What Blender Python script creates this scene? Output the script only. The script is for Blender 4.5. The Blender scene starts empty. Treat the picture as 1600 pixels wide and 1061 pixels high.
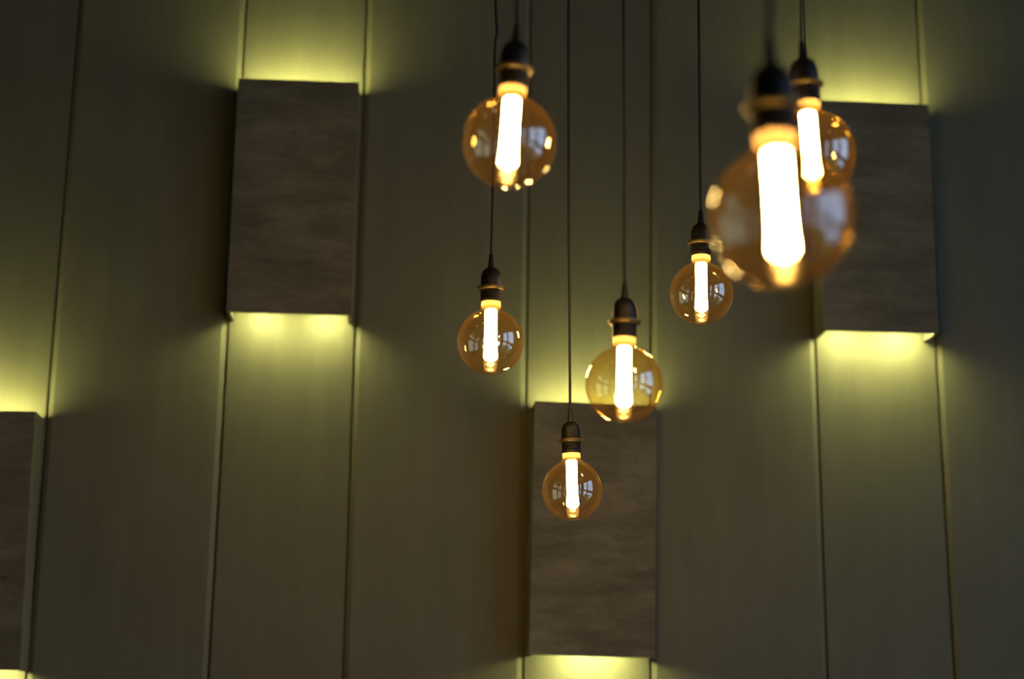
import bpy, bmesh, math, random
from mathutils import Matrix, Vector
random.seed(4)
S = bpy.context.scene
COL = S.collection

# ------------------------------------------------------------ camera
F_MM = 2660.44 * 36 / 1600
def camera_axes(p, y, r):
    f = Vector((math.sin(y)*math.cos(p), math.cos(y)*math.cos(p), math.sin(p)))
    rt = Vector((math.cos(y), -math.sin(y), 0))
    dn = -rt.cross(f)
    c, s = math.cos(r), math.sin(r)
    return c*rt + s*dn, -s*rt + c*dn, f
cam = bpy.data.cameras.new('camera')
co = bpy.data.objects.new('camera', cam); COL.objects.link(co)
cam.lens = F_MM; cam.sensor_width = 36; cam.sensor_fit = 'HORIZONTAL'
cam.clip_start = 0.05; cam.clip_end = 200
rt, dn, fw = camera_axes(0.234284, 0.066121, -0.013059)
m = Matrix((rt, -dn, -fw)).transposed().to_4x4()
m.translation = Vector((0, -4.8, 1.6))
co.matrix_world = m
cam.dof.use_dof = True
cam.dof.focus_distance = 3.5
cam.dof.aperture_fstop = F_MM / 23.5
cam.dof.aperture_blades = 0
S.camera = co

# ------------------------------------------------------------ world and exposure
w = bpy.data.worlds.new('world'); S.world = w; w.use_nodes = True
bg = w.node_tree.nodes['Background']
bg.inputs[1].default_value = 2.9
# pale blue daylight above a ragged line of dark greenery
_n = w.node_tree.nodes; _l = w.node_tree.links.new
_tc = _n.new('ShaderNodeTexCoord'); _sp = _n.new('ShaderNodeSeparateXYZ'); _l(_tc.outputs['Generated'], _sp.inputs[0])
_no = _n.new('ShaderNodeTexNoise'); _no.inputs['Scale'].default_value = 6.0; _no.inputs['Detail'].default_value = 5.0
_l(_tc.outputs['Generated'], _no.inputs['Vector'])
_ma = _n.new('ShaderNodeMath'); _ma.operation = 'MULTIPLY_ADD'; _ma.inputs[1].default_value = -0.55
_l(_no.outputs[0], _ma.inputs[0]); _l(_sp.outputs[2], _ma.inputs[2])
_cr = _n.new('ShaderNodeValToRGB')
_e = _cr.color_ramp.elements
_e[0].position = 0.0; _e[0].color = (.06, .10, .05, 1)
_e[1].position = 0.03; _e[1].color = (.48, .72, 1.1, 1)
_mb = _n.new('ShaderNodeMath'); _mb.operation = 'ADD'; _mb.inputs[1].default_value = 0.62
_l(_ma.outputs[0], _mb.inputs[0]); _l(_mb.outputs[0], _cr.inputs[0])
_l(_cr.outputs[0], bg.inputs[0])
S.view_settings.view_transform = 'Standard'
S.view_settings.look = 'None'
S.view_settings.gamma = 1
S.view_settings.use_curve_mapping = False
S.view_settings.exposure = 0.0

LED_POWER = 235.0
COLUMN_POWER = 225.0

# ------------------------------------------------------------ node helpers
def new_mat(name):
    mt = bpy.data.materials.new(name); mt.use_nodes = True
    nt = mt.node_tree; nt.nodes.clear()
    out = nt.nodes.new('ShaderNodeOutputMaterial')
    return mt, nt, out
def nd(nt, kind, **kw):
    n = nt.nodes.new(kind)
    for k, v in kw.items():
        if k.startswith('i_'):
            n.inputs[k[2:].replace('_', ' ')].default_value = v
        else: setattr(n, k, v)
    return n
def ramp(nt, fac, stops):
    r = nt.nodes.new('ShaderNodeValToRGB')
    e = r.color_ramp.elements
    while len(e) < len(stops): e.new(0.5)
    for q, (p, c) in zip(e, stops):
        q.position = p; q.color = (*c, 1)
    nt.links.new(fac, r.inputs[0]); return r
def plain(name, col, rough=0.5, metal=0.0, spec=0.5):
    mt, nt, out = new_mat(name)
    b = nd(nt, 'ShaderNodeBsdfPrincipled')
    b.inputs['Base Color'].default_value = (*col, 1)
    b.inputs['Roughness'].default_value = rough
    b.inputs['Metallic'].default_value = metal
    b.inputs['Specular IOR Level'].default_value = spec
    n = nd(nt, 'ShaderNodeTexNoise', i_Scale=60.0, i_Detail=4.0)
    bp = nd(nt, 'ShaderNodeBump', i_Strength=0.08, i_Distance=0.002)
    nt.links.new(n.outputs[0], bp.inputs['Height']); nt.links.new(bp.outputs[0], b.inputs['Normal'])
    nt.links.new(b.outputs[0], out.inputs[0]); return mt
def streaky(name, c_dark, c_mid, c_light, scale, fine, knots=0.0, rough=0.6):
    """board-like surface: stretched noise streaks plus broad blotches"""
    mt, nt, out = new_mat(name)
    L = nt.links.new
    tc = nd(nt, 'ShaderNodeTexCoord')
    oi = nd(nt, 'ShaderNodeObjectInfo')
    ad = nd(nt, 'ShaderNodeVectorMath', operation='ADD')
    L(tc.outputs['Object'], ad.inputs[0])
    mulr = nd(nt, 'ShaderNodeMath', operation='MULTIPLY'); mulr.inputs[1].default_value = 17.0
    L(oi.outputs['Random'], mulr.inputs[0]); L(mulr.outputs[0], ad.inputs[1])
    mp = nd(nt, 'ShaderNodeMapping'); mp.inputs['Scale'].default_value = scale
    L(ad.outputs[0], mp.inputs[0])
    n1 = nd(nt, 'ShaderNodeTexNoise', i_Scale=1.0, i_Detail=6.0, i_Roughness=0.65)
    L(mp.outputs[0], n1.inputs['Vector'])
    n2 = nd(nt, 'ShaderNodeTexNoise', i_Scale=3.2, i_Detail=3.0, i_Roughness=0.5)
    L(ad.outputs[0], n2.inputs['Vector'])
    mp3 = nd(nt, 'ShaderNodeMapping'); mp3.inputs['Scale'].default_value = fine
    L(ad.outputs[0], mp3.inputs[0])
    n3 = nd(nt, 'ShaderNodeTexNoise', i_Scale=1.0, i_Detail=3.0, i_Roughness=0.7)
    L(mp3.outputs[0], n3.inputs['Vector'])
    a = nd(nt, 'ShaderNodeMath', operation='MULTIPLY_ADD'); a.inputs[1].default_value = 0.5
    L(n1.outputs[0], a.inputs[0])
    b_ = nd(nt, 'ShaderNodeMath', operation='MULTIPLY'); b_.inputs[1].default_value = 0.32
    L(n2.outputs[0], b_.inputs[0]); L(b_.outputs[0], a.inputs[2])
    c_ = nd(nt, 'ShaderNodeMath', operation='MULTIPLY_ADD'); c_.inputs[1].default_value = 0.18
    L(n3.outputs[0], c_.inputs[0]); L(a.outputs[0], c_.inputs[2])
    r = ramp(nt, c_.outputs[0], [(0.36, c_dark), (0.5, c_mid), (0.64, c_light)])
    colout = r.outputs[0]
    if knots:
        v = nd(nt, 'ShaderNodeTexVoronoi', i_Scale=knots)
        mpk = nd(nt, 'ShaderNodeMapping'); mpk.inputs['Scale'].default_value = (0.8, 1, 1.4)
        L(ad.outputs[0], mpk.inputs[0]); L(mpk.outputs[0], v.inputs['Vector'])
        kr = ramp(nt, v.outputs['Distance'], [(0.012, (0.25, 0.22, 0.2)), (0.05, (1, 1, 1))])
        mx = nd(nt, 'ShaderNodeMix', data_type='RGBA', blend_type='MULTIPLY')
        mx.inputs['Factor'].default_value = 1.0
        L(colout, mx.inputs['A']); L(kr.outputs[0], mx.inputs['B']); colout = mx.outputs['Result']
    p = nd(nt, 'ShaderNodeBsdfPrincipled'); p.inputs['Roughness'].default_value = rough
    p.inputs['Specular IOR Level'].default_value = 0.3
    L(colout, p.inputs['Base Color'])
    bp = nd(nt, 'ShaderNodeBump', i_Strength=0.25, i_Distance=0.002)
    L(c_.outputs[0], bp.inputs['Height']); L(bp.outputs[0], p.inputs['Normal'])
    L(p.outputs[0], out.inputs[0]); return mt
def emit(name, col, power):
    mt, nt, out = new_mat(name)
    e = nd(nt, 'ShaderNodeEmission'); e.inputs[0].default_value = (*col, 1); e.inputs[1].default_value = power
    nt.links.new(e.outputs[0], out.inputs[0]); return mt
def abs_facing(nt):
    """1 at grazing, 0 face on, the same from both sides of a thin shell"""
    g = nd(nt, 'ShaderNodeNewGeometry')
    d = nd(nt, 'ShaderNodeVectorMath', operation='DOT_PRODUCT')
    nt.links.new(g.outputs['Normal'], d.inputs[0]); nt.links.new(g.outputs['Incoming'], d.inputs[1])
    a = nd(nt, 'ShaderNodeMath', operation='ABSOLUTE'); nt.links.new(d.outputs['Value'], a.inputs[0])
    s = nd(nt, 'ShaderNodeMath', operation='SUBTRACT', use_clamp=True); s.inputs[0].default_value = 1.0
    nt.links.new(a.outputs[0], s.inputs[1]); return s.outputs[0]
def thin_glass(name, face_tint, edge_tint, r0, haze=0.0, haze_col=(1, .6, .2)):
    mt, nt, out = new_mat(name); L = nt.links.new
    f = abs_facing(nt)
    tr = nd(nt, 'ShaderNodeBsdfTransparent')
    cr = ramp(nt, f, [(0.0, face_tint), (0.55, tuple((a*2+b)/3 for a, b in zip(face_tint, edge_tint))), (0.95, edge_tint)])
    L(cr.outputs[0], tr.inputs[0])
    gl = nd(nt, 'ShaderNodeBsdfGlossy'); gl.inputs['Roughness'].default_value = 0.0
    pw = nd(nt, 'ShaderNodeMath', operation='POWER'); pw.inputs[1].default_value = 5.0; L(f, pw.inputs[0])
    fr = nd(nt, 'ShaderNodeMath', operation='MULTIPLY_ADD', use_clamp=True)
    fr.inputs[1].default_value = 1 - r0; fr.inputs[2].default_value = r0; L(pw.outputs[0], fr.inputs[0])
    m1 = nd(nt, 'ShaderNodeMixShader'); L(fr.outputs[0], m1.inputs[0])
    base = tr.outputs[0]
    if haze:
        tl = nd(nt, 'ShaderNodeBsdfTranslucent'); tl.inputs[0].default_value = (*haze_col, 1)
        m0 = nd(nt, 'ShaderNodeMixShader')
        hz = nd(nt, 'ShaderNodeMath', operation='MULTIPLY_ADD', use_clamp=True)
        hz.inputs[1].default_value = haze*3; hz.inputs[2].default_value = haze
        p3 = nd(nt, 'ShaderNodeMath', operation='POWER'); p3.inputs[1].default_value = 3.0; L(f, p3.inputs[0])
        L(p3.outputs[0], hz.inputs[0]); L(hz.outputs[0], m0.inputs[0])
        L(tr.outputs[0], m0.inputs[1]); L(tl.outputs[0], m0.inputs[2]); base = m0.outputs[0]
    L(base, m1.inputs[1]); L(gl.outputs[0], m1.inputs[2]); L(m1.outputs[0], out.inputs[0])
    return mt

# ------------------------------------------------------------ materials
M = {}
M['wall'] = streaky('wall_panel_board', (.118, .109, .070), (.133, .122, .078), (.150, .138, .090), (16, 16, 1.6), (140, 140, 30))
M['front'] = streaky('weathered_board', (.08, .067, .039), (.145, .124, .074), (.225, .192, .122), (4.5, 4.5, 17), (40, 40, 120), knots=5.5)
M['side'] = streaky('weathered_edge', (.09, .08, .06), (.13, .115, .085), (.17, .15, .115), (6, 6, 3), (60, 60, 60))
M['bead'] = plain('painted_bead', (.27, .255, .205), .45)
M['groove'] = plain('joint_shadow_felt', (.03, .028, .02), .9)
M['room'] = plain('plaster_dark', (.09, .08, .06), .8)
M['ceil'] = plain('ceiling_paint', (.06, .055, .05), .8)
M['floor'] = streaky('polished_concrete', (.05, .045, .04), (.08, .07, .06), (.11, .10, .085), (1.5, 1.5, 1.5), (20, 20, 20), rough=.12)
M['frame'] = plain('window_frame_metal', (.03, .03, .03), .4, .6)
M['window'] = thin_glass('window_glass', (.95, .97, .96), (.8, .85, .83), .05)
M['bakelite'] = plain('black_bakelite', (.007, .005, .0045), .5, 0.0, .25)
M['cord'] = plain('black_fabric_cord', (.010, .008, .009), .8)
M['brass'] = plain('aged_brass', (.12, .09, .035), .3, .6)
M['globe'] = thin_glass('amber_glass', (.96, .90, .66), (.82, .58, .20), .235, .003, (1, .50, .10))
M['led'] = emit('led_glow', (.98, 1.0, .36), LED_POWER)
M['led_up'] = emit('led_glow_upward', (.98, 1.0, .34), LED_POWER*.62)
M['spot'] = emit('downlight_glow', (1.0, .74, .42), 16.0)

def column_material():
    mt, nt, out = new_mat('glowing_light_guide'); L = nt.links.new
    tc = nd(nt, 'ShaderNodeTexCoord')
    mp = nd(nt, 'ShaderNodeMapping'); mp.inputs['Scale'].default_value = (420, 420, 45)
    L(tc.outputs['Object'], mp.inputs[0])
    n = nd(nt, 'ShaderNodeTexNoise', i_Scale=1.0, i_Detail=2.0); L(mp.outputs[0], n.inputs['Vector'])
    r = ramp(nt, n.outputs[0], [(0.3, (1.0, .60, .20)), (0.62, (1.0, .72, .33))])
    e = nd(nt, 'ShaderNodeEmission'); L(r.outputs[0], e.inputs[0]); e.inputs[1].default_value = COLUMN_POWER
    L(e.outputs[0], out.inputs[0]); return mt
M['column'] = column_material()
def tip_material():
    mt, nt, out = new_mat('ribbed_acrylic_tip'); L = nt.links.new
    tc = nd(nt, 'ShaderNodeTexCoord')
    sp = nd(nt, 'ShaderNodeSeparateXYZ'); L(tc.outputs['Object'], sp.inputs[0])
    at = nd(nt, 'ShaderNodeMath', operation='ARCTAN2'); L(sp.outputs[0], at.inputs[0]); L(sp.outputs[1], at.inputs[1])
    mu = nd(nt, 'ShaderNodeMath', operation='MULTIPLY'); mu.inputs[1].default_value = 14.0; L(at.outputs[0], mu.inputs[0])
    si = nd(nt, 'ShaderNodeMath', operation='SINE'); L(mu.outputs[0], si.inputs[0])
    r = ramp(nt, si.outputs[0], [(0.0, (.55, .26, .05)), (0.8, (1.0, .62, .20))])
    e = nd(nt, 'ShaderNodeEmission'); L(r.outputs[0], e.inputs[0]); e.inputs[1].default_value = 0.9
    t = nd(nt, 'ShaderNodeBsdfTransparent'); t.inputs[0].default_value = (1, .85, .55, 1)
    g = nd(nt, 'ShaderNodeBsdfGlossy'); g.inputs['Roughness'].default_value = .05
    a = nd(nt, 'ShaderNodeMixShader'); a.inputs[0].default_value = .55; L(t.outputs[0], a.inputs[1]); L(e.outputs[0], a.inputs[2])
    b = nd(nt, 'ShaderNodeMixShader'); b.inputs[0].default_value = .1; L(a.outputs[0], b.inputs[1]); L(g.outputs[0], b.inputs[2])
    L(b.outputs[0], out.inputs[0]); return mt
M['tip'] = tip_material()
def collar_material():
    mt, nt, out = new_mat('frosted_amber_neck'); L = nt.links.new
    d = nd(nt, 'ShaderNodeBsdfTranslucent'); d.inputs[0].default_value = (1, .72, .34, 1)
    g = nd(nt, 'ShaderNodeBsdfPrincipled'); g.inputs['Base Color'].default_value = (.75, .50, .18, 1)
    g.inputs['Roughness'].default_value = .3
    a = nd(nt, 'ShaderNodeMixShader'); a.inputs[0].default_value = .35
    d.inputs[0].default_value = (.115, .072, .030, 1); g.inputs['Base Color'].default_value = (.15, .095, .04, 1)
    L(d.outputs[0], a.inputs[1]); L(g.outputs[0], a.inputs[2]); L(a.outputs[0], out.inputs[0]); return mt
M['collar'] = collar_material()

# ------------------------------------------------------------ object helpers
def link(name, me, mt=None, parent=None):
    o = bpy.data.objects.new(name, me); COL.objects.link(o)
    if mt and me and not me.materials: me.materials.append(mt)
    if parent: o.parent = parent
    return o
def from_bm(name, bm, mt, parent=None, smooth=False):
    bmesh.ops.recalc_face_normals(bm, faces=bm.faces)
    me = bpy.data.meshes.new(name); bm.to_mesh(me); bm.free()
    if smooth:
        for p in me.polygons: p.use_smooth = True
    return link(name, me, mt, parent)
def struct(o): o['kind'] = 'structure'; return o
def tag(o, label, cat, group=None):
    o['label'] = label; o['category'] = cat
    if group: o['group'] = group
    return o
def prism(bm, pts_bottom, pts_top):
    """hexahedron from 4 lower and 4 upper corners"""
    v = [bm.verts.new(p) for p in pts_bottom] + [bm.verts.new(p) for p in pts_top]
    for f in ((0, 1, 2, 3), (7, 6, 5, 4), (0, 4, 5, 1), (1, 5, 6, 2), (2, 6, 7, 3), (3, 7, 4, 0)):
        bm.faces.new([v[i] for i in f])
def box(bm, x0, x1, y0, y1, z0, z1):
    prism(bm, [(x0, y0, z0), (x1, y0, z0), (x1, y1, z0), (x0, y1, z0)],
              [(x0, y0, z1), (x1, y0, z1), (x1, y1, z1), (x0, y1, z1)])
def bevel(bm, r, seg=2):
    bmesh.ops.bevel(bm, geom=list(bm.edges), offset=r, segments=seg, affect='EDGES', profile=0.5)
def lathe_bm(profile, n=48, cap_top=False, cap_bot=False):
    bm = bmesh.new(); rings = []
    for r, z in profile:
        if r < 1e-6: rings.append([bm.verts.new((0, 0, z))])
        else: rings.append([bm.verts.new((r*math.cos(2*math.pi*k/n), r*math.sin(2*math.pi*k/n), z)) for k in range(n)])
    for a, b in zip(rings, rings[1:]):
        for k in range(n):
            k2 = (k+1) % n
            if len(a) == 1 and len(b) == 1: continue
            if len(a) == 1: bm.faces.new((a[0], b[k2], b[k]))
            elif len(b) == 1: bm.faces.new((a[k], a[k2], b[0]))
            else: bm.faces.new((a[k], a[k2], b[k2], b[k]))
    if cap_top and len(rings[-1]) > 1: bm.faces.new(rings[-1])
    if cap_bot and len(rings[0]) > 1: bm.faces.new(list(reversed(rings[0])))
    return bm
def mesh_of(name, bm, mt, smooth=True, angle=None):
    bmesh.ops.recalc_face_normals(bm, faces=bm.faces)
    me = bpy.data.meshes.new(name); bm.to_mesh(me); bm.free()
    for p in me.polygons: p.use_smooth = smooth
    if angle: me.set_sharp_from_angle(angle=angle)
    me.materials.append(mt); return me

# ------------------------------------------------------------ room shell
XL, XR, YF, ZC = -4.6, 5.2, -10.0, 5.0
ZF = -2.2          # the camera stands on the upper level of a double height hall
GAP = 0.0065
PROUD = 0.006
joints = [(-2.229, .001), (-1.862, .001), (-1.364, .001), (-.9929, .0009), (-.5012, .0028), (-.1365, .0011), (.3607, .0007),
          (.7251, .0058), (1.2111, -.006), (1.5725, -.0088), (2.081, -.004), (2.448, 0), (2.95, 0), (3.32, 0)]
def jx(j, z): return joints[j][0] + joints[j][1]*(z-2.8)/0.8
bm = bmesh.new()
box(bm, XL-.2, XR+.2, .012, .2, ZF, ZC+.2)
edges = [None] + list(range(len(joints))) + [None]
for a, b in zip(edges, edges[1:]):
    def lo(z): return XL-.2 if a is None else jx(a, z)+GAP/2
    def hi(z): return XR+.2 if b is None else jx(b, z)-GAP/2
    wide = (a is None) or (b is None) or a % 2 == 1     # the wide boards stand proud with chamfered edges
    rings = []
    for z in (ZF, ZC):
        l, h = lo(z), hi(z)
        if wide: pr = [(l, .013), (l, 0), (l+.0135, -PROUD), (h-.0135, -PROUD), (h, 0), (h, .013)]
        else: pr = [(l, .013), (l, .0012), (l+.0015, 0), (h-.0015, 0), (h, .0012), (h, .013)]
        rings.append([bm.verts.new((x, y, z)) for x, y in pr])
    q = len(rings[0])
    for k in range(q): bm.faces.new((rings[0][k], rings[0][(k+1) % q], rings[1][(k+1) % q], rings[1][k]))
    bm.faces.new(rings[0]); bm.faces.new(list(reversed(rings[1])))
struct(from_bm('wall_back', bm, M['wall']))

bm = bmesh.new(); box(bm, XL-.2, XR+.2, YF-.2, .2, ZF-.2, ZF); struct(from_bm('floor', bm, M['floor']))
bm = bmesh.new(); box(bm, XL-.2, XR+.2, YF-.2, .2, ZC, ZC+.2); struct(from_bm('ceiling', bm, M['ceil']))
bm = bmesh.new(); box(bm, XL-.2, XL, YF, 0, ZF, ZC); struct(from_bm('wall_left', bm, M['room']))
def wall_with_openings(name, axis, fixed0, fixed1, s0, s1, wins, rows):
    bm = bmesh.new()
    def bx(a, b, c, d):
        if b - a < 1e-4: return
        if axis == 'y': box(bm, fixed0, fixed1, a, b, c, d)
        else: box(bm, a, b, fixed0, fixed1, c, d)
    cur = s0
    for a, b in wins:
        bx(cur, a, ZF, ZC); z = ZF
        for z0, z1 in rows: bx(a, b, z, z0); z = z1
        bx(a, b, z, ZC); cur = b
    bx(cur, s1, ZF, ZC)
    return struct(from_bm(name, bm, M['room']))
def window(idx, axis, fixed, a, b, z0, z1, cols, rows):
    bm = bmesh.new()
    def bx(s, e, c, d, t=.03):
        if axis == 'y': box(bm, fixed-t, fixed+t, s, e, c, d)
        else: box(bm, s, e, fixed-t, fixed+t, c, d)
    bx(a, b, z0, z0+.06); bx(a, b, z1-.06, z1)
    bx(a, a+.06, z0+.06, z1-.06); bx(b-.06, b, z0+.06, z1-.06)
    for k in range(1, cols):
        s = a+(b-a)*k/cols; bx(s-.025, s+.025, z0+.06, z1-.06, .02)
    for k in range(1, rows):
        z = z0+(z1-z0)*k/rows; bx(a+.06, b-.06, z-.025, z+.025, .018)
    fr = struct(from_bm('window_%d' % idx, bm, M['frame']))
    bm = bmesh.new()
    if axis == 'y': vs = [(fixed, a+.05, z0+.05), (fixed, b-.05, z0+.05), (fixed, b-.05, z1-.05), (fixed, a+.05, z1-.05)]
    else: vs = [(a+.05, fixed, z0+.05), (b-.05, fixed, z0+.05), (b-.05, fixed, z1-.05), (a+.05, fixed, z1-.05)]
    bm.faces.new([bm.verts.new(p) for p in vs])
    from_bm('window_pane', bm, M['window'], fr)
WROWS = [(-1.9, 1.15), (1.75, 4.8)]
wr = [(-7.6, -5.3), (-4.7, -2.4)]
wf = [(4.0, 4.9)]
wall_with_openings('wall_right', 'y', XR, XR+.2, YF, 0, wr, WROWS)
wall_with_openings('wall_front', 'x', YF-.2, YF, XL-.2, XR+.2, wf, WROWS)
i = 1
for zr in WROWS:
    for a, b in wr: window(i, 'y', XR+.1, a, b, zr[0], zr[1], 4, 2); i += 1
    for a, b in wf: window(i, 'x', YF-.1, a, b, zr[0], zr[1], 2, 2); i += 1

# ------------------------------------------------------------ open topped box lights on the wall
def wall_light(x, ztop, wd, h, roll, label, lamps_below):
    D = 0.1125; T = 0.011
    e = bpy.data.objects.new('wall_light', None); COL.objects.link(e)
    e.location = (x, 0, ztop-h/2); e.rotation_euler = (0, -roll, 0); e.empty_display_size = .1
    tag(e, label, 'wall light', 'box lights on the panelled wall')
    bm = bmesh.new(); box(bm, -wd/2, wd/2, -D, -D+T, -h/2, h/2); bevel(bm, .0008, 1)
    from_bm('front_panel', bm, M['front'], e)
    for s in (-1, 1):
        bm = bmesh.new(); a, b = sorted((s*wd/2, s*(wd/2-T)))
        box(bm, a, b, -D+T, -.0006, -h/2, h/2)
        from_bm('side_panel', bm, M['side'], e)
    bm = bmesh.new(); box(bm, -wd/2+T, wd/2-T, -D+T, -.0006, -.012, .012)  # added unseen shelf across the middle, stops light from the top leaking through
    from_bm('light_baffle', bm, M['side'], e)
    def bar(x0, x1, z, up):
        bm = bmesh.new(); s = 1 if up else -1
        a, b = sorted((z, z - s*.012)); box(bm, x0, x1, -.088, -.058, a, b)
        hs = from_bm('led_holder', bm, M['frame'], e)
        bm = bmesh.new(); a, b = sorted((z + s*.0004, z + s*.005)); box(bm, x0+.004, x1-.004, -.083, -.063, a, b)
        from_bm('led_strip', bm, M['led_up'] if up else M['led'], hs)
    bar(-wd/2+T, wd/2-T, h/2-.035, True)
    for a, b in lamps_below: bar(a, b, -h/2+.040, False)
    return e
wall_light(-1.1688, 2.4773, .3446, .7003, .0149, 'dark wooden box light at far left, cut off by the photo edge', [(-.13, -.03), (.03, .13)])
wall_light(-.3219, 3.4802, .3502, .7009, .0020, 'wooden box light high on the wall, left of all hanging bulbs, glowing above and below', [(-.12, -.04), (.06, .14)])
wall_light(.5453, 2.5435, .3461, .7032, -.0141, 'wooden box light low on the wall behind the lowest hanging bulb', [(-.07, .09)])
wall_light(1.3786, 3.4796, .3374, .7036, -.0018, 'wooden box light high on the right, partly hidden behind the two overlapping bulbs', [(-.13, -.04), (.02, .14)])

# ------------------------------------------------------------ pendant lamps (lathe meshes, origin at the globe centre)
R = 0.0625
def globe_profile():
    p = [(0, -R)]
    for k in range(1, 64):
        a = -math.pi/2 + k*math.radians(158)/63
        p.append((R*math.cos(a), R*math.sin(a)))
    r0, z0 = p[-1]
    for k in range(1, 7):
        t = k/6
        p.append((r0 + (.0178-r0)*(1-(1-t)**2), z0 + (.0685-z0)*(t**1.3)))
    return p
me_globe = mesh_of('glass_globe', lathe_bm(globe_profile(), 128), M['globe'])
me_collar = mesh_of('bulb_neck', lathe_bm([(.0182, .0665), (.0186, .0695), (.0186, .0745), (.0180, .0775), (.0165, .080)], 40), M['collar'])
colp = [(0, -.0400), (.0035, -.0390), (.0105, -.0345), (.0130, -.0300), (.0128, -.024), (.0116, -.010), (.0113, .010), (.0111, .030), (.0112, .050), (.0113, .0595), (.0100, .0620), (0, .0625)]
me_column = mesh_of('light_column', lathe_bm(colp, 40), M['column'])
tipp = [(0, -.0565), (.0085, -.0560), (.0118, -.0535), (.0126, -.048), (.0132, -.040), (.0138, -.0338), (.0128, -.0345)]
me_tip = mesh_of('column_tip', lathe_bm(tipp, 40), M['tip'])
sock = [(.0150, .0765), (.0186, .0765), (.0190, .078)]
for k in range(5):
    z = .0795 + k*.0042
    sock += [(.0190, z), (.0202, z+.0012), (.0202, z+.0026), (.0190, z+.0038)]
sock += [(.0192, .1015), (.0198, .103), (.0198, .1215), (.0192, .128), (.0172, .1345), (.0140, .1395), (.0098, .1425), (.0070, .1432)]
me_socket = mesh_of('lamp_socket', lathe_bm(sock, 48), M['bakelite'], angle=math.radians(38))
ringp = [(.0196, .0990), (.0225, .0988), (.0256, .1010), (.0270, .1045), (.0262, .1052), (.0245, .1030), (.0220, .1010), (.0196, .1016)]
me_ring = mesh_of('retaining_ring', lathe_bm(ringp, 48), M['brass'])
gripp = [(.0068, .1428), (.0066, .146), (.0060, .150), (.0046, .167), (.0042, .170), (.0028, .1712)]
me_grip = mesh_of('cord_grip', lathe_bm(gripp, 24, cap_top=True), M['bakelite'], angle=math.radians(40))
me_rose = mesh_of('ceiling_rose', lathe_bm([(.004, -.032), (.010, -.030), (.045, -.022), (.052, -.012), (.053, 0), (0, 0)], 40), M['bakelite'])

def cord_mesh(pts, r=.00285):
    """swept tube through the points with smooth interpolation"""
    P = [Vector(p) for p in pts]; out = []
    for k in range(len(P)-1):
        p0 = P[max(k-1, 0)]; p1 = P[k]; p2 = P[k+1]; p3 = P[min(k+2, len(P)-1)]
        n = max(2, int((p2-p1).length/.012)) if (p2-p1).length < .5 else 16
        for q in range(n):
            t = q/n
            # monotone parameter along z, hermite blend in x and y
            d1 = (p2-p0)/max((p0-p2).length, 1e-6)*(p2-p1).length
            d2 = (p3-p1)/max((p3-p1).length, 1e-6)*(p2-p1).length
            h = (2*t**3-3*t*t+1, t**3-2*t*t+t, -2*t**3+3*t*t, t**3-t*t)
            out.append(p1*h[0]+d1*h[1]+p2*h[2]+d2*h[3])
    out.append(P[-1])
    bm = bmesh.new(); n = 12; rings = []
    for p in out:
        rings.append([bm.verts.new((p.x+r*math.cos(2*math.pi*k/n), p.y+r*math.sin(2*math.pi*k/n), p.z)) for k in range(n)])
    for a, b in zip(rings, rings[1:]):
        for k in range(n): bm.faces.new((a[k], a[(k+1) % n], b[(k+1) % n], b[k]))
    bm.faces.new(rings[-1]); bm.faces.new(list(reversed(rings[0])))
    return bm

def pendant(P, tilt, mids, label):
    x, y, z = P
    top = mids[0]
    xt = top[0]
    e = bpy.data.objects.new('pendant_lamp', None); COL.objects.link(e)
    e.location = (xt, y, ZC); e.empty_display_size = .1
    tag(e, label, 'pendant lamp', 'amber globe bulbs hanging from black cords')
    link('ceiling_rose', me_rose, parent=e)
    off = Vector(P) - e.location
    def tip(h):
        return Vector((math.sin(tilt)*h, 0, math.cos(tilt)*h))
    pts = [off + tip(.1690), off + tip(.1715) + Vector((0, 0, .004))]
    for mx, mz in reversed(mids):
        q = Vector((mx-xt, 0, mz-ZC))
        if q.z > pts[-1].z + .02: pts.append(q)
    pts.append(Vector((0, 0, -.028)))
    from_bm('cord', cord_mesh(pts), M['cord'], e, smooth=True)
    so = link('lamp_socket', me_socket, parent=e); so.location = off; so.rotation_euler = (0, tilt, 0)
    link('retaining_ring', me_ring, parent=so)
    link('cord_grip', me_grip, parent=so)
    gl = link('glass_globe', me_globe, parent=e); gl.location = off; gl.rotation_euler = (0, tilt, 0)
    link('bulb_neck', me_collar, parent=gl)
    link('light_column', me_column, parent=gl)
    link('column_tip', me_tip, parent=gl)
    return e
pendant((.1353, -2.65, 2.3856), .0497, [(.1433, 2.72), (.1433, 2.5912)],
        'slightly blurred glowing globe bulb highest on the left of the cluster')
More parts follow.
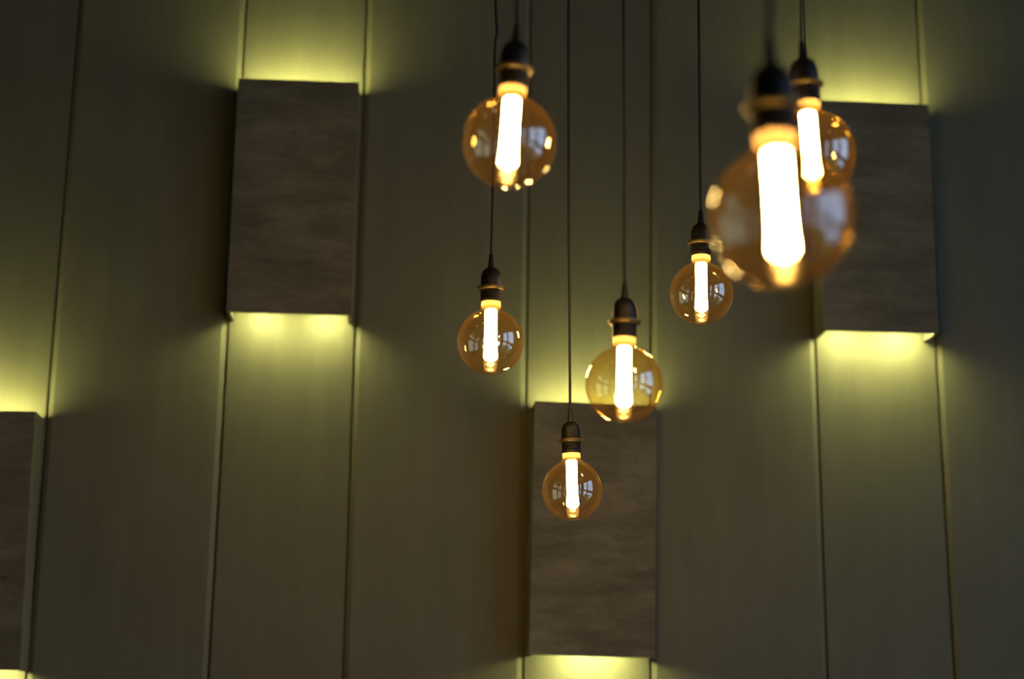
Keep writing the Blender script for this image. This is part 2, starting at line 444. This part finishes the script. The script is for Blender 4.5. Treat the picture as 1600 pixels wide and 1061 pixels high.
pendant((.1656, -1.6928, 2.3377), -.0065, [(.164, 3.12), (.165, 3.0306), (.1666, 2.9899), (.1689, 2.9656), (.1661, 2.9412), (.1649, 2.9157), (.1653, 2.8822), (.1655, 2.633)],
        'leftmost sharp glowing globe bulb, hanging below the blurred left bulb on a kinked cord')
pendant((.359, -2.1283, 2.17), .011, [(.360, 2.90), (.360, 2.8397), (.3608, 2.6655), (.3611, 2.552), (.3599, 2.3855)],
        'glowing globe bulb overlapping the top edge of the low box light')
pendant((.5859, -1.5865, 2.473), .005, [(.589, 3.2), (.5886, 3.0981), (.5877, 2.8877)],
        'small sharp glowing globe bulb just left of the large blurred bulb')
pendant((.3593, -1.3212, 2.1156), -.0311, [(.345, 3.3), (.3461, 3.2088), (.3467, 3.0722), (.3495, 2.6903)],
        'lowest and smallest glowing globe bulb, hanging in front of the low box light')
pendant((.5653, -2.5671, 2.4139), -.0536, [(.5565, 2.75), (.5575, 2.6476)],
        'glowing globe bulb highest on the right, half hidden behind the large blurred bulb')
pendant((.3294, -3.3871, 2.0545), -.0432, [(.3252, 2.40), (.3248, 2.2616)],
        'largest, nearest and most blurred glowing globe bulb on the right')

# ------------------------------------------------------------ ceiling downlights of the room behind the camera
bmr = lathe_bm([(.070, -.001), (.070, -.012), (.086, -.012), (.090, -.001)], 32)
me_dr = mesh_of('downlight', bmr, M['frame'])
me_dl = mesh_of('downlight_lens', lathe_bm([(0, -.004), (.070, -.004)], 32), M['spot'])
spots = [(-2.6, -3.2), (-1.2, -3.2), (-2.6, -5.6), (-1.2, -5.6), (1.4, -5.2), (2.8, -5.2), (1.4, -7.6), (-2.0, -8.2)]
words = ['front left', 'front centre left', 'middle left', 'middle centre left', 'middle centre right', 'middle right', 'rear right', 'rear left']
for (x, y), wd in zip(spots, words):
    r = link('downlight', me_dr); r.location = (x, y, ZC)
    tag(r, 'small round ceiling downlight at the %s of the room behind the camera' % wd, 'downlight', 'ceiling downlights behind the camera')
    link('downlight_lens', me_dl, parent=r)
